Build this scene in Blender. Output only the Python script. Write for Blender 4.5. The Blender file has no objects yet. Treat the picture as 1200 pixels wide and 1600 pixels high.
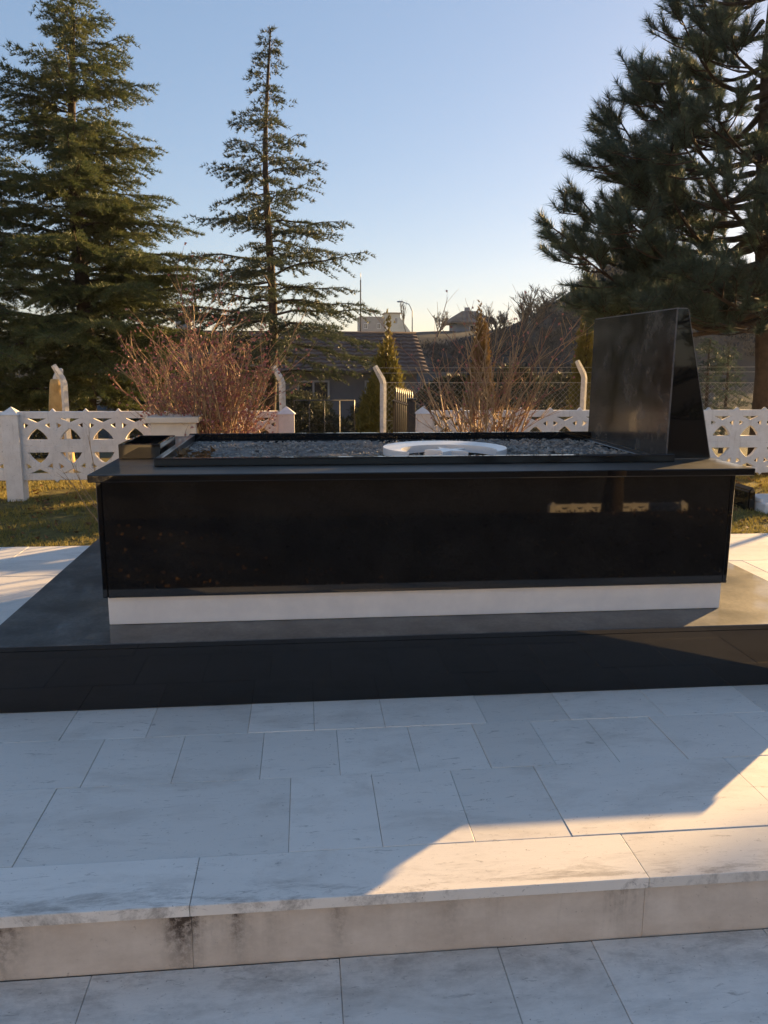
import bpy, bmesh, math, random
import numpy as np
from mathutils import Vector, Matrix, noise as mnoise

# ------------------------------------------------------------------ camera, sky, sun, exposure
SC = bpy.context.scene
COL = SC.collection
SUN_AZ, SUN_EL = math.radians(50.5), math.radians(10.8)      # azimuth from +Y towards +X

def setup_camera():
    yaw, pitch, roll = map(math.radians, (5.68, 10.84, 0.22))
    fwd = Vector((math.sin(yaw)*math.cos(pitch), math.cos(yaw)*math.cos(pitch), -math.sin(pitch)))
    rt = Vector((math.cos(yaw), -math.sin(yaw), 0)); up = rt.cross(fwd)
    r2 = rt*math.cos(roll) + up*math.sin(roll); u2 = up*math.cos(roll) - rt*math.sin(roll)
    m = Matrix((r2, u2, -fwd)).transposed().to_4x4(); m.translation = (0, 0, 1.33)
    cd = bpy.data.cameras.new('camera'); cd.sensor_fit = 'HORIZONTAL'; cd.sensor_width = 36
    cd.lens = 36*1253.6/1200; cd.clip_start = .05; cd.clip_end = 6000
    co = bpy.data.objects.new('camera', cd); COL.objects.link(co); co.matrix_world = m
    SC.camera = co
setup_camera()

W = bpy.data.worlds.new('World'); SC.world = W; W.use_nodes = True
nt = W.node_tree; sky = nt.nodes.new('ShaderNodeTexSky'); sky.sky_type = 'NISHITA'; sky.sun_disc = False
sky.sun_elevation = SUN_EL; sky.sun_rotation = SUN_AZ; sky.altitude = 900
sky.air_density = 1.0; sky.dust_density = 1.3; sky.ozone_density = 2.0
bg = nt.nodes['Background']; bg.inputs[1].default_value = 0.092
gm = nt.nodes.new('ShaderNodeGamma'); gm.inputs[1].default_value = .5      # thin even winter haze: less contrast over the whole dome
nt.links.new(sky.outputs[0], gm.inputs[0]); hs = nt.nodes.new('ShaderNodeHueSaturation'); hs.inputs['Saturation'].default_value = 1.38
nt.links.new(gm.outputs[0], hs.inputs['Color']); tn = nt.nodes.new('ShaderNodeMix'); tn.data_type = 'RGBA'; tn.blend_type = 'MULTIPLY'; tn.inputs[0].default_value = 1; tn.inputs[7].default_value = (.99, .965, 1.05, 1)
nt.links.new(hs.outputs[0], tn.inputs[6]); nt.links.new(tn.outputs[2], bg.inputs[0])

sl = bpy.data.lights.new('sun', 'SUN'); sl.energy = 4.6; sl.angle = math.radians(.55); sl.color = (1, .64, .27)
so = bpy.data.objects.new('sun', sl); COL.objects.link(so)
sdir = Vector((math.sin(SUN_AZ)*math.cos(SUN_EL), math.cos(SUN_AZ)*math.cos(SUN_EL), math.sin(SUN_EL)))
so.rotation_euler = sdir.to_track_quat('Z', 'Y').to_euler(); so.location = sdir*40

vs = SC.view_settings; vs.view_transform = 'Standard'; vs.look = 'None'; vs.exposure = 1.98; vs.gamma = 1
vs.use_curve_mapping = False
SC.cycles.max_bounces = 8; SC.cycles.transparent_max_bounces = 8

# ------------------------------------------------------------------ helpers
def link(o, parent=None):
    COL.objects.link(o)
    if parent: o.parent = parent
    return o
def thing(name, label, cat, loc=(0, 0, 0), group=None):
    o = bpy.data.objects.new(name, None); o.empty_display_size = .1; o.location = loc
    COL.objects.link(o); tag(o, label, cat, group); return o
def tag(o, label=None, cat=None, group=None, kind=None):
    if label: o['label'] = label
    if cat: o['category'] = cat
    if group: o['group'] = group
    if kind: o['kind'] = kind
    return o
def setmat(me, m):
    if m is not None:
        for x in (m if isinstance(m, (list, tuple)) else [m]): me.materials.append(x)
def from_bm(name, bm, m, parent=None, smooth=False):
    me = bpy.data.meshes.new(name); bm.to_mesh(me); bm.free(); setmat(me, m)
    if smooth: me.polygons.foreach_set('use_smooth', [True]*len(me.polygons))
    return link(bpy.data.objects.new(name, me), parent)
def add_box(bm, x0, x1, y0, y1, z0, z1):
    v = [bm.verts.new(p) for p in ((x0,y0,z0),(x1,y0,z0),(x1,y1,z0),(x0,y1,z0),(x0,y0,z1),(x1,y0,z1),(x1,y1,z1),(x0,y1,z1))]
    for f in ((0,3,2,1),(4,5,6,7),(0,1,5,4),(1,2,6,5),(2,3,7,6),(3,0,4,7)): bm.faces.new([v[i] for i in f])
def slab(name, b, m, parent=None, bev=.003, seg=1):
    bm = bmesh.new(); add_box(bm, *b)
    if bev: bmesh.ops.bevel(bm, geom=bm.edges[:], offset=bev, segments=seg, affect='EDGES', profile=.6)
    return from_bm(name, bm, m, parent)
def pymesh(name, verts, faces, m, parent=None, smooth=False):
    me = bpy.data.meshes.new(name); me.from_pydata([tuple(v) for v in verts], [], faces); me.update(); setmat(me, m)
    if smooth: me.polygons.foreach_set('use_smooth', [True]*len(me.polygons))
    return link(bpy.data.objects.new(name, me), parent)
def tri_mesh(name, T, m, parent=None):
    """T: (N,3,3) array, a soup of small triangles"""
    n = len(T); me = bpy.data.meshes.new(name); me.vertices.add(n*3); me.loops.add(n*3); me.polygons.add(n)
    me.vertices.foreach_set('co', np.ascontiguousarray(T, np.float32).ravel())
    me.loops.foreach_set('vertex_index', np.arange(n*3, dtype=np.int32))
    me.polygons.foreach_set('loop_start', np.arange(0, n*3, 3, dtype=np.int32))
    me.polygons.foreach_set('loop_total', np.full(n, 3, np.int32))
    me.update(); setmat(me, m)
    return link(bpy.data.objects.new(name, me), parent)
class Tubes:
    """collects tapered tubes along polylines"""
    def __init__(s): s.v, s.f = [], []
    def add(s, pts, rad, n=5, cap=True):
        pts = [Vector(p) for p in pts]; b0 = len(s.v); k = len(pts)
        if not hasattr(rad, '__len__'): rad = [rad]*k
        for i, p in enumerate(pts):
            d = (pts[min(i+1, k-1)] - pts[max(i-1, 0)])
            if d.length < 1e-9: d = Vector((0, 0, 1))
            d.normalize()
            a = d.cross(Vector((0, 0, 1)) if abs(d.z) < .9 else Vector((1, 0, 0))).normalized(); b = d.cross(a)
            for j in range(n):
                t = 2*math.pi*j/n
                s.v.append(p + (a*math.cos(t) + b*math.sin(t))*rad[i])
        for i in range(k-1):
            for j in range(n):
                j2 = (j+1) % n
                s.f.append((b0+i*n+j, b0+i*n+j2, b0+(i+1)*n+j2, b0+(i+1)*n+j))
        if cap:
            s.f.append(tuple(b0+(k-1)*n+j for j in range(n))); s.f.append(tuple(b0+n-1-j for j in range(n)))
    def build(s, name, m, parent=None): return pymesh(name, s.v, s.f, m, parent, smooth=True)
def copy_tree(o, parent=None):
    c = o.copy(); COL.objects.link(c); c.parent = parent
    for ch in list(o.children): copy_tree(ch, c)
    return c
def rand_unit(rng, n):
    v = rng.normal(size=(n, 3)); return v/np.linalg.norm(v, axis=1)[:, None]
def needles(rng, C, D, per, length, width, spread, up=.0):
    """per thin triangles round every centre C, leaning along D"""
    n = len(C)*per
    c = np.repeat(C, per, 0); d = np.repeat(D, per, 0) + rand_unit(rng, n)*spread
    d[:, 2] += up
    d /= np.linalg.norm(d, axis=1)[:, None]
    s = np.cross(d, rand_unit(rng, n)); s /= np.linalg.norm(s, axis=1)[:, None] + 1e-9
    L = (length*(.6+.8*rng.random(n)))[:, None]; w = width*(.7+.6*rng.random(n))[:, None]
    return np.stack([c - s*w*.5, c + s*w*.5, c + d*L], 1)

# ------------------------------------------------------------------ materials
def mat(name):
    m = bpy.data.materials.new(name); m.use_nodes = True
    return m, m.node_tree.nodes, m.node_tree.links, m.node_tree.nodes['Principled BSDF']
def N(ns, t, **k):
    n = ns.new(t)
    for a, v in k.items(): setattr(n, a, v)
    return n
def ramp(ns, ls, src, stops):
    r = N(ns, 'ShaderNodeValToRGB'); el = r.color_ramp.elements
    while len(el) < len(stops): el.new(.5)
    for e, (p, c) in zip(el, stops): e.position = p; e.color = (*c, 1) if hasattr(c, '__len__') else (c, c, c, 1)
    ls.new(src, r.inputs[0]); return r.outputs[0]
def noise(ns, ls, scale, detail=4, rough=.6, vec=None, coord='Object', mscale=None, dist=0):
    n = N(ns, 'ShaderNodeTexNoise'); n.inputs['Scale'].default_value = scale; n.inputs['Detail'].default_value = detail
    n.inputs['Roughness'].default_value = rough; n.inputs['Distortion'].default_value = dist
    if vec is None:
        vec = N(ns, 'ShaderNodeNewGeometry').outputs['Position'] if coord == 'World' else N(ns, 'ShaderNodeTexCoord').outputs[coord]
    if mscale:
        mp = N(ns, 'ShaderNodeMapping'); mp.inputs['Scale'].default_value = mscale; ls.new(vec, mp.inputs[0]); vec = mp.outputs[0]
    ls.new(vec, n.inputs['Vector']); return n.outputs['Fac']
def mix(ns, ls, fac, a, b, mode='MIX'):
    m = N(ns, 'ShaderNodeMix', data_type='RGBA', blend_type=mode)
    for s, v in ((0, fac), (6, a), (7, b)):
        if isinstance(v, bpy.types.NodeSocket): ls.new(v, m.inputs[s])
        else: m.inputs[s].default_value = v if s == 0 else ((*v, 1) if hasattr(v, '__len__') else (v, v, v, 1))
    return m.outputs[2]
def mathn(ns, ls, op, a, b=None, clamp=False):
    m = N(ns, 'ShaderNodeMath', operation=op, use_clamp=clamp)
    for i, v in enumerate((a, b)):
        if v is None: continue
        if isinstance(v, bpy.types.NodeSocket): ls.new(v, m.inputs[i])
        else: m.inputs[i].default_value = v
    return m.outputs[0]
def bump(ns, ls, h, b, strength=.3, dist=.01):
    n = N(ns, 'ShaderNodeBump'); n.inputs['Strength'].default_value = strength; n.inputs['Distance'].default_value = dist
    ls.new(h, n.inputs['Height']); ls.new(n.outputs[0], b.inputs['Normal'])
M = {}
def simple(name, c0, c1, scale=6, rough=.8, spec=.3, bmp=0, bscale=40, coord='World', detail=5):
    m, ns, ls, b = mat(name)
    f = noise(ns, ls, scale, detail, coord=coord)
    ls.new(ramp(ns, ls, f, [(.32, c0), (.68, c1)]), b.inputs['Base Color'])
    b.inputs['Roughness'].default_value = rough; b.inputs['Specular IOR Level'].default_value = spec
    if bmp: bump(ns, ls, noise(ns, ls, bscale, 4, coord=coord), b, bmp, .01)
    M[name] = m; return m

def mk_granite(name, rough, dust, dust_rough=.55, coat=0, wall_dust=False):
    m, ns, ls, b = mat(name)
    sp = noise(ns, ls, 420, 2, .5, coord='World')
    base = ramp(ns, ls, sp, [(.45, (.0035, .0036, .004)), (.72, (.016, .016, .017))])
    d1 = noise(ns, ls, 5, 6, .65, coord='World'); d2 = noise(ns, ls, 60, 4, .7, coord='World')
    dm = mathn(ns, ls, 'MULTIPLY', ramp(ns, ls, d1, [(.38, .15), (.66, 1.0)]), ramp(ns, ls, d2, [(.3, .55), (.7, 1.0)]))
    nz = N(ns, 'ShaderNodeSeparateXYZ'); ls.new(N(ns, 'ShaderNodeNewGeometry').outputs['Normal'], nz.inputs[0])   # dust settles on what faces up
    upf = N(ns, 'ShaderNodeMapRange'); ls.new(nz.outputs[2], upf.inputs[0]); upf.inputs[1].default_value = .3; upf.inputs[2].default_value = .9; upf.inputs[3].default_value = .05 if not wall_dust else 1.
    dm = mathn(ns, ls, 'MULTIPLY', dm, mathn(ns, ls, 'MULTIPLY', upf.outputs[0], dust))
    ls.new(mix(ns, ls, dm, base, (.50, .46, .41)), b.inputs['Base Color'])
    b.inputs['IOR'].default_value = 1.52
    if coat: b.inputs['Coat Weight'].default_value = coat; b.inputs['Coat Roughness'].default_value = .04; b.inputs['Coat IOR'].default_value = 1.55
    rr = mathn(ns, ls, 'ADD', mathn(ns, ls, 'MULTIPLY', ramp(ns, ls, d1, [(.3, 0.), (.8, 1.)]), dust_rough*dust*2), rough, True)
    ls.new(rr, b.inputs['Roughness'])
    M[name] = m
mk_granite('granite_polished', .02, .006)
mk_granite('granite_face', .13, .20, .3, .12, True)
mk_granite('granite_panel', .02, .02, .2, 0, True)
mk_granite('granite_base', .055, .004)
simple('granite_chamfer', (.10, .10, .105), (.16, .16, .165), 60, .35, .5)  # chamfers paler than the faces: honed grey, with the rim highlight painted in
mk_granite('granite_top', .42, .16, .5, .55)
mk_granite('granite_plinth_top', .48, .30, .3, .45)

def N_sep(ns, ls, v, i):
    n = N(ns, 'ShaderNodeSeparateXYZ'); ls.new(v, n.inputs[0]); return n.outputs[i]
def mk_paving():
    m, ns, ls, b = mat('paving_marble')
    oi = N(ns, 'ShaderNodeObjectInfo').outputs['Random']
    geo = N(ns, 'ShaderNodeNewGeometry').outputs['Position']
    off = N(ns, 'ShaderNodeVectorMath', operation='ADD'); ls.new(geo, off.inputs[0]); sc = N(ns, 'ShaderNodeVectorMath', operation='SCALE')
    cmb = N(ns, 'ShaderNodeCombineXYZ'); ls.new(oi, cmb.inputs[0]); ls.new(oi, cmb.inputs[1]); ls.new(cmb.outputs[0], sc.inputs[0]); sc.inputs['Scale'].default_value = 17
    ls.new(sc.outputs[0], off.inputs[1]); v = off.outputs[0]
    tone = ramp(ns, ls, oi, [(0, (.69, .645, .585)), (.5, (.77, .72, .655)), (1, (.83, .785, .72))])
    cl = noise(ns, ls, 4, 6, .65, vec=v, mscale=(1, 3, 1), dist=.6)
    c = mix(ns, ls, ramp(ns, ls, cl, [(.35, 0.), (.75, .3)]), tone, (.60, .575, .54))
    # weathering over the joints: runs on from slab to slab
    st = noise(ns, ls, 2.3, 7, .72, vec=geo, mscale=(1, 2.4, 1), dist=.4)
    c = mix(ns, ls, ramp(ns, ls, st, [(.5, 0.), (.72, .42)]), c, (.36, .31, .26))
    sc2 = noise(ns, ls, 26, 5, .75, vec=geo, mscale=(.55, 2.2, 1), dist=1.0)
    c = mix(ns, ls, ramp(ns, ls, sc2, [(.60, 0.), (.68, .62)]), c, (.27, .245, .22))
    spk = noise(ns, ls, 90, 3, .6, vec=geo)
    c = mix(ns, ls, ramp(ns, ls, spk, [(.665, 0.), (.74, .7)]), c, (.14, .11, .09))
    # scuffs along the worn front edge of the step
    eg = N(ns, 'ShaderNodeMapRange'); ls.new(N_sep(ns, ls, geo, 1), eg.inputs[0]); eg.inputs[1].default_value = 1.93; eg.inputs[2].default_value = 1.81
    en = noise(ns, ls, 3.2, 8, .8, vec=geo, mscale=(1, 4.5, 1), dist=.3)
    on = N(ns, 'ShaderNodeMapRange'); ls.new(N_sep(ns, ls, geo, 2), on.inputs[0]); on.inputs[1].default_value = -.15; on.inputs[2].default_value = -.10; on.inputs[3].default_value = .2
    c = mix(ns, ls, mathn(ns, ls, 'MULTIPLY', mathn(ns, ls, 'MULTIPLY', eg.outputs[0], on.outputs[0]), ramp(ns, ls, en, [(.50, 0.), (.62, .7)])), c, (.22, .19, .165))
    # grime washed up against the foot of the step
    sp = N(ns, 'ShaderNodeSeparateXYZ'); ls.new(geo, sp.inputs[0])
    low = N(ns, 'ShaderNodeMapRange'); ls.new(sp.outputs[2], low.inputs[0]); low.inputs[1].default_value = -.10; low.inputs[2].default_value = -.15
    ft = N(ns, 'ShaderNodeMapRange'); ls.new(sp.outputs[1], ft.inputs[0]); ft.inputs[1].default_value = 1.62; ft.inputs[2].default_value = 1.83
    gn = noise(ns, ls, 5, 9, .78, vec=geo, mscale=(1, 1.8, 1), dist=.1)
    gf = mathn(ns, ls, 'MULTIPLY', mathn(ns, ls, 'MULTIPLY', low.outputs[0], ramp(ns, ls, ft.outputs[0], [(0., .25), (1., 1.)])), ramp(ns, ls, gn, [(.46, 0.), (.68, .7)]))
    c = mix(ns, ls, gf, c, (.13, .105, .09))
    ls.new(c, b.inputs['Base Color'])
    ls.new(ramp(ns, ls, cl, [(.2, .42), (.8, .7)]), b.inputs['Roughness'])
    b.inputs['Specular IOR Level'].default_value = .4
    bump(ns, ls, sc2, b, .12, .004)
    M['paving_marble'] = m
    # the step's nosing and riser: the same stone with run-down stains below the nosing
    m, ns, ls, b = mat('riser_marble')
    geo = N(ns, 'ShaderNodeNewGeometry').outputs['Position']
    cl = noise(ns, ls, 7, 6, .7, vec=geo, mscale=(1, 1, 1.6))
    c = ramp(ns, ls, cl, [(.3, (.54, .45, .37)), (.7, (.70, .61, .52))])
    run = noise(ns, ls, 9, 5, .7, vec=geo, mscale=(1, 1, .10))
    big = noise(ns, ls, 2.2, 2, .5, vec=geo, mscale=(1, 0, 0))
    sep = N(ns, 'ShaderNodeSeparateXYZ'); ls.new(geo, sep.inputs[0])
    hz = N(ns, 'ShaderNodeMapRange'); ls.new(sep.outputs[2], hz.inputs[0])
    hz.inputs[1].default_value = -.17; hz.inputs[2].default_value = -.02; hz.inputs[3].default_value = .25; hz.inputs[4].default_value = 1
    f = mathn(ns, ls, 'MULTIPLY', ramp(ns, ls, run, [(.50, 0.), (.64, .5)]), ramp(ns, ls, big, [(.42, .1), (.62, 1.)]))
    # two darker runs, below the joints of the nosing
    for x0, wd, amt in ((-.31, .10, 1.5), (-.19, .06, .9), (.07, .04, .6), (.88, .05, 1.0), (-.76, .09, 1.1), (-.66, .03, .5), (1.29, .07, .4), (.36, .10, .3)):
        dx = mathn(ns, ls, 'ABSOLUTE', mathn(ns, ls, 'SUBTRACT', sep.outputs[0], x0))
        g = N(ns, 'ShaderNodeMapRange'); ls.new(dx, g.inputs[0]); g.inputs[1].default_value = wd; g.inputs[2].default_value = 0; g.inputs[3].default_value = 0; g.inputs[4].default_value = amt
        f = mathn(ns, ls, 'MAXIMUM', f, mathn(ns, ls, 'MULTIPLY', g.outputs[0], ramp(ns, ls, run, [(.36, .15), (.58, 1.)])))
    f = mathn(ns, ls, 'MULTIPLY', f, hz.outputs[0])
    gr = noise(ns, ls, 55, 4, .75, vec=geo)
    f = mathn(ns, ls, 'MULTIPLY', f, ramp(ns, ls, gr, [(.35, .35), (.58, 1.25)]), True)
    c = mix(ns, ls, f, c, (.06, .038, .025))
    spk = noise(ns, ls, 70, 3, .6, vec=geo)
    c = mix(ns, ls, ramp(ns, ls, spk, [(.68, 0.), (.78, .55)]), c, (.2, .15, .11))
    ls.new(c, b.inputs['Base Color']); b.inputs['Roughness'].default_value = .6
    bump(ns, ls, gr, b, .15, .004); M['riser_marble'] = m
mk_paving()
simple('white_marble', (.70, .70, .71), (.80, .79, .78), 9, .28, .5)
def mk_fence_paint():
    m, ns, ls, b = mat('white_paint')
    p = N(ns, 'ShaderNodeNewGeometry').outputs['Position']
    f = noise(ns, ls, 9, 6, .7, vec=p); c = ramp(ns, ls, f, [(.3, (.72, .67, .62)), (.7, (.86, .82, .78))])
    r = noise(ns, ls, 26, 4, .7, vec=p, mscale=(1, 1, .14)); c = mix(ns, ls, ramp(ns, ls, r, [(.55, 0.), (.72, .5)]), c, (.45, .40, .35))
    g = noise(ns, ls, 60, 4, .7, vec=p); c = mix(ns, ls, ramp(ns, ls, g, [(.63, 0.), (.70, .7)]), c, (.33, .30, .27))
    ls.new(c, b.inputs['Base Color']); b.inputs['Roughness'].default_value = .8; b.inputs['Specular IOR Level'].default_value = .25
    bump(ns, ls, g, b, .35, .006); M['white_paint'] = m
mk_fence_paint()
simple('cream_marble', (.60, .52, .42), (.72, .64, .53), 6, .5, .4)
simple('concrete_post', (.45, .43, .41), (.66, .63, .6), 20, .8, .25, .3, 120)
simple('grout', (.20, .18, .16), (.52, .48, .43), 6, .9, .2)
simple('soil', (.12, .11, .10), (.26, .24, .22), 22, .95, .15, .6, 60)
simple('pebble', (.13, .12, .105), (.42, .39, .35), 30, .8, .3)
simple('bark_dark', (.035, .027, .022), (.10, .075, .06), 14, .9, .2, .8, 30)
simple('bark_pine', (.03, .023, .02), (.075, .055, .045), 10, .9, .2, .9, 22)
simple('cane_tan', (.25, .16, .085), (.47, .33, .19), 12, .75, .3)
simple('cane_red', (.17, .085, .065), (.30, .17, .125), 12, .75, .3)
simple('twig_grey', (.06, .05, .045), (.14, .115, .10), 3, .85, .2)
simple('iron_dark', (.018, .018, .02), (.05, .045, .042), 30, .5, .5)
simple('steel_grey', (.22, .23, .24), (.34, .34, .35), 30, .45, .5)
simple('wall_dark', (.10, .10, .115), (.15, .145, .155), .8, .85, .2)
simple('wall_blue', (.22, .25, .30), (.30, .33, .38), .8, .85, .2)
simple('wall_grey', (.25, .25, .26), (.34, .33, .33), .5, .85, .2)
simple('wall_cream', (.62, .54, .42), (.74, .66, .54), .5, .85, .2)
simple('wall_pale', (.70, .655, .59), (.80, .755, .69), .5, .85, .2)
simple('wall_white', (.58, .58, .57), (.7, .69, .67), .7, .85, .2)
simple('roof_tile', (.085, .06, .055), (.14, .10, .09), 2.5, .85, .2, .4, 12)
simple('roof_brown', (.14, .10, .08), (.24, .18, .14), 1.2, .85, .2)
simple('frame_white', (.7, .7, .7), (.78, .78, .77), 5, .5, .4)
simple('tan_canvas', (.36, .22, .08), (.52, .35, .15), 9, .85, .2, .3, 30)
simple('rosehip', (.30, .10, .09), (.45, .20, .17), 30, .55, .4)
simple('dry_leaf', (.10, .05, .025), (.24, .14, .06), 40, .85, .2)
m, ns, ls, b = mat('window_glass'); b.inputs['Base Color'].default_value = (.012, .018, .03, 1); b.inputs['Roughness'].default_value = .06; M['window_glass'] = m

def mk_leaf(name, cols, trans=.25, clump=1.6, rough=.6):
    """needles / leaves: tone per clump and per needle, some light passes through"""
    m, ns, ls, b = mat(name)
    geo = N(ns, 'ShaderNodeNewGeometry')
    cl = noise(ns, ls, clump, 3, .6, vec=geo.outputs['Position'])
    c = ramp(ns, ls, cl, [(.3, cols[0]), (.5, cols[1]), (.7, cols[2])])
    c = mix(ns, ls, ramp(ns, ls, geo.outputs['Random Per Island'], [(0, 0.), (1, .5)]), c, cols[3])
    ls.new(c, b.inputs['Base Color']); b.inputs['Roughness'].default_value = rough; b.inputs['Specular IOR Level'].default_value = .35
    t = N(ns, 'ShaderNodeBsdfTranslucent'); ls.new(c, t.inputs[0])
    mx = N(ns, 'ShaderNodeMixShader'); mx.inputs[0].default_value = trans
    ls.new(b.outputs[0], mx.inputs[1]); ls.new(t.outputs[0], mx.inputs[2])
    ls.new(mx.outputs[0], ns['Material Output'].inputs[0]); M[name] = m
mk_leaf('needle_cedar', ((.05, .09, .042), (.08, .12, .048), (.14, .155, .056), (.17, .15, .056)))
mk_leaf('needle_cedar_blue', ((.04, .066, .05), (.058, .084, .054), (.09, .11, .055), (.115, .11, .055)))
mk_leaf('needle_pine', ((.032, .062, .058), (.048, .084, .07), (.072, .11, .075), (.10, .12, .068)), .2)
mk_leaf('thuja_yellow', ((.10, .11, .025), (.17, .16, .035), (.24, .19, .04), (.2, .14, .04)), .25, 3)
mk_leaf('thuja_brown', ((.10, .075, .03), (.17, .11, .04), (.22, .14, .05), (.2, .12, .04)), .25, 3)
mk_leaf('shrub_dark', ((.022, .035, .022), (.04, .055, .03), (.07, .075, .035), (.09, .07, .04)), .2, 1.2)
mk_leaf('scrub', ((.012, .02, .026), (.018, .028, .036), (.028, .038, .044), (.03, .035, .04)), .1, .5)
mk_leaf('grass_blade', ((.15, .14, .03), (.25, .215, .045), (.34, .275, .075), (.42, .32, .12)), .3, 1.5)
mk_leaf('dry_grass', ((.14, .12, .06), (.20, .165, .085), (.26, .22, .12), (.2, .18, .08)), .3, .8)

def mk_ground():
    m, ns, ls, b = mat('ground_soil_grass')
    p = N(ns, 'ShaderNodeNewGeometry').outputs['Position']
    f = noise(ns, ls, 1.3, 7, .7, vec=p); g = noise(ns, ls, 14, 6, .75, vec=p)
    c = ramp(ns, ls, f, [(.33, (.13, .12, .035)), (.5, (.19, .16, .05)), (.68, (.2, .15, .07))])
    c = mix(ns, ls, ramp(ns, ls, g, [(.38, .75), (.62, 0.)]), c, (.055, .04, .022))
    # far hills: dry winter scrub
    d = N(ns, 'ShaderNodeSeparateXYZ'); ls.new(p, d.inputs[0])
    fr = N(ns, 'ShaderNodeMapRange'); ls.new(d.outputs[1], fr.inputs[0]); fr.inputs[1].default_value = 12; fr.inputs[2].default_value = 30
    h = noise(ns, ls, .35, 8, .75, vec=p)
    hc = ramp(ns, ls, h, [(.3, (.016, .022, .028)), (.5, (.028, .034, .038)), (.7, (.055, .055, .05))])
    c = mix(ns, ls, fr.outputs[0], c, hc)
    bk = N(ns, 'ShaderNodeMapRange'); ls.new(d.outputs[1], bk.inputs[0]); bk.inputs[1].default_value = 1.6; bk.inputs[2].default_value = 1.0
    c = mix(ns, ls, bk.outputs[0], c, mix(ns, ls, g, (.02, .019, .02), (.055, .048, .042)))      # bare soil below the steps; shade there is also put into its dark colour
    ls.new(c, b.inputs['Base Color']); b.inputs['Roughness'].default_value = .95; b.inputs['Specular IOR Level'].default_value = .15
    bump(ns, ls, g, b, .6, .03); M['ground_soil_grass'] = m
mk_ground()

# ------------------------------------------------------------------ ground and hills
PAVE_END = 5.80
def sstep(a, b, x): t = min(1, max(0, (x-a)/(b-a))); return t*t*(3-2*t)
def gz(x, y):
    """ground height"""
    if y < 1.9: z = -.27 if y > 1.0 else -.225
    elif y < PAVE_END - .02 and -7.2 < x < 7.2: z = -.08
    else: z = -.012
    if y < -1.0: z -= 2.1*sstep(-1.0, -9.5, y)                   # falls away behind the photographer
    if y > 8.6:
        z -= 1.25*sstep(8.6, 24, y)
        z += 4.6*sstep(34, 92, y) + .9*sstep(15, 60, y)*sstep(0, 14, x)
        hx = x - 25.5 - (y-57)*.12
        z += (7.4*math.exp(-(hx/7.6)**2)*math.exp(-((y-60)/17)**2) if hx < 0 else
              7.4*(.55+.45*math.exp(-(hx/7)**2))*math.exp(-((y-60)/17)**2))
        z += .35*mnoise.noise(Vector((x*.12, y*.12, 0)))*sstep(20, 40, y)
    return z
def make_ground():
    xs = sorted(set([-410, -220, -120] + list(np.arange(-70, -12, 4.)) + list(np.arange(-12, 12.01, .6)) + [-7.21, -7.19, 7.19, 7.21] +
                    list(np.arange(13, 60, 1.4)) + [64, 72, 90, 140, 240, 410]))
    ys = sorted(set([-410, -300, -100, -60, -40, -30, -22] + list(np.arange(-16, -1, .7)) + [-.6, 0, .99, 1.01, 1.895, 1.905, 3, 4.5, 5.775, 5.785] +
                    list(np.arange(6.2, 9, .4)) + list(np.arange(9.4, 34, 1.)) + list(np.arange(35, 105, 2.)) + [110, 130, 170, 260, 410]))
    nx = len(xs); V = [(x, y, gz(x, y)) for y in ys for x in xs]
    F = [(j*nx+i, j*nx+i+1, (j+1)*nx+i+1, (j+1)*nx+i) for j in range(len(ys)-1) for i in range(nx-1)]
    tag(pymesh('ground', V, F, M['ground_soil_grass'], smooth=False), kind='structure')
make_ground()

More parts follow.
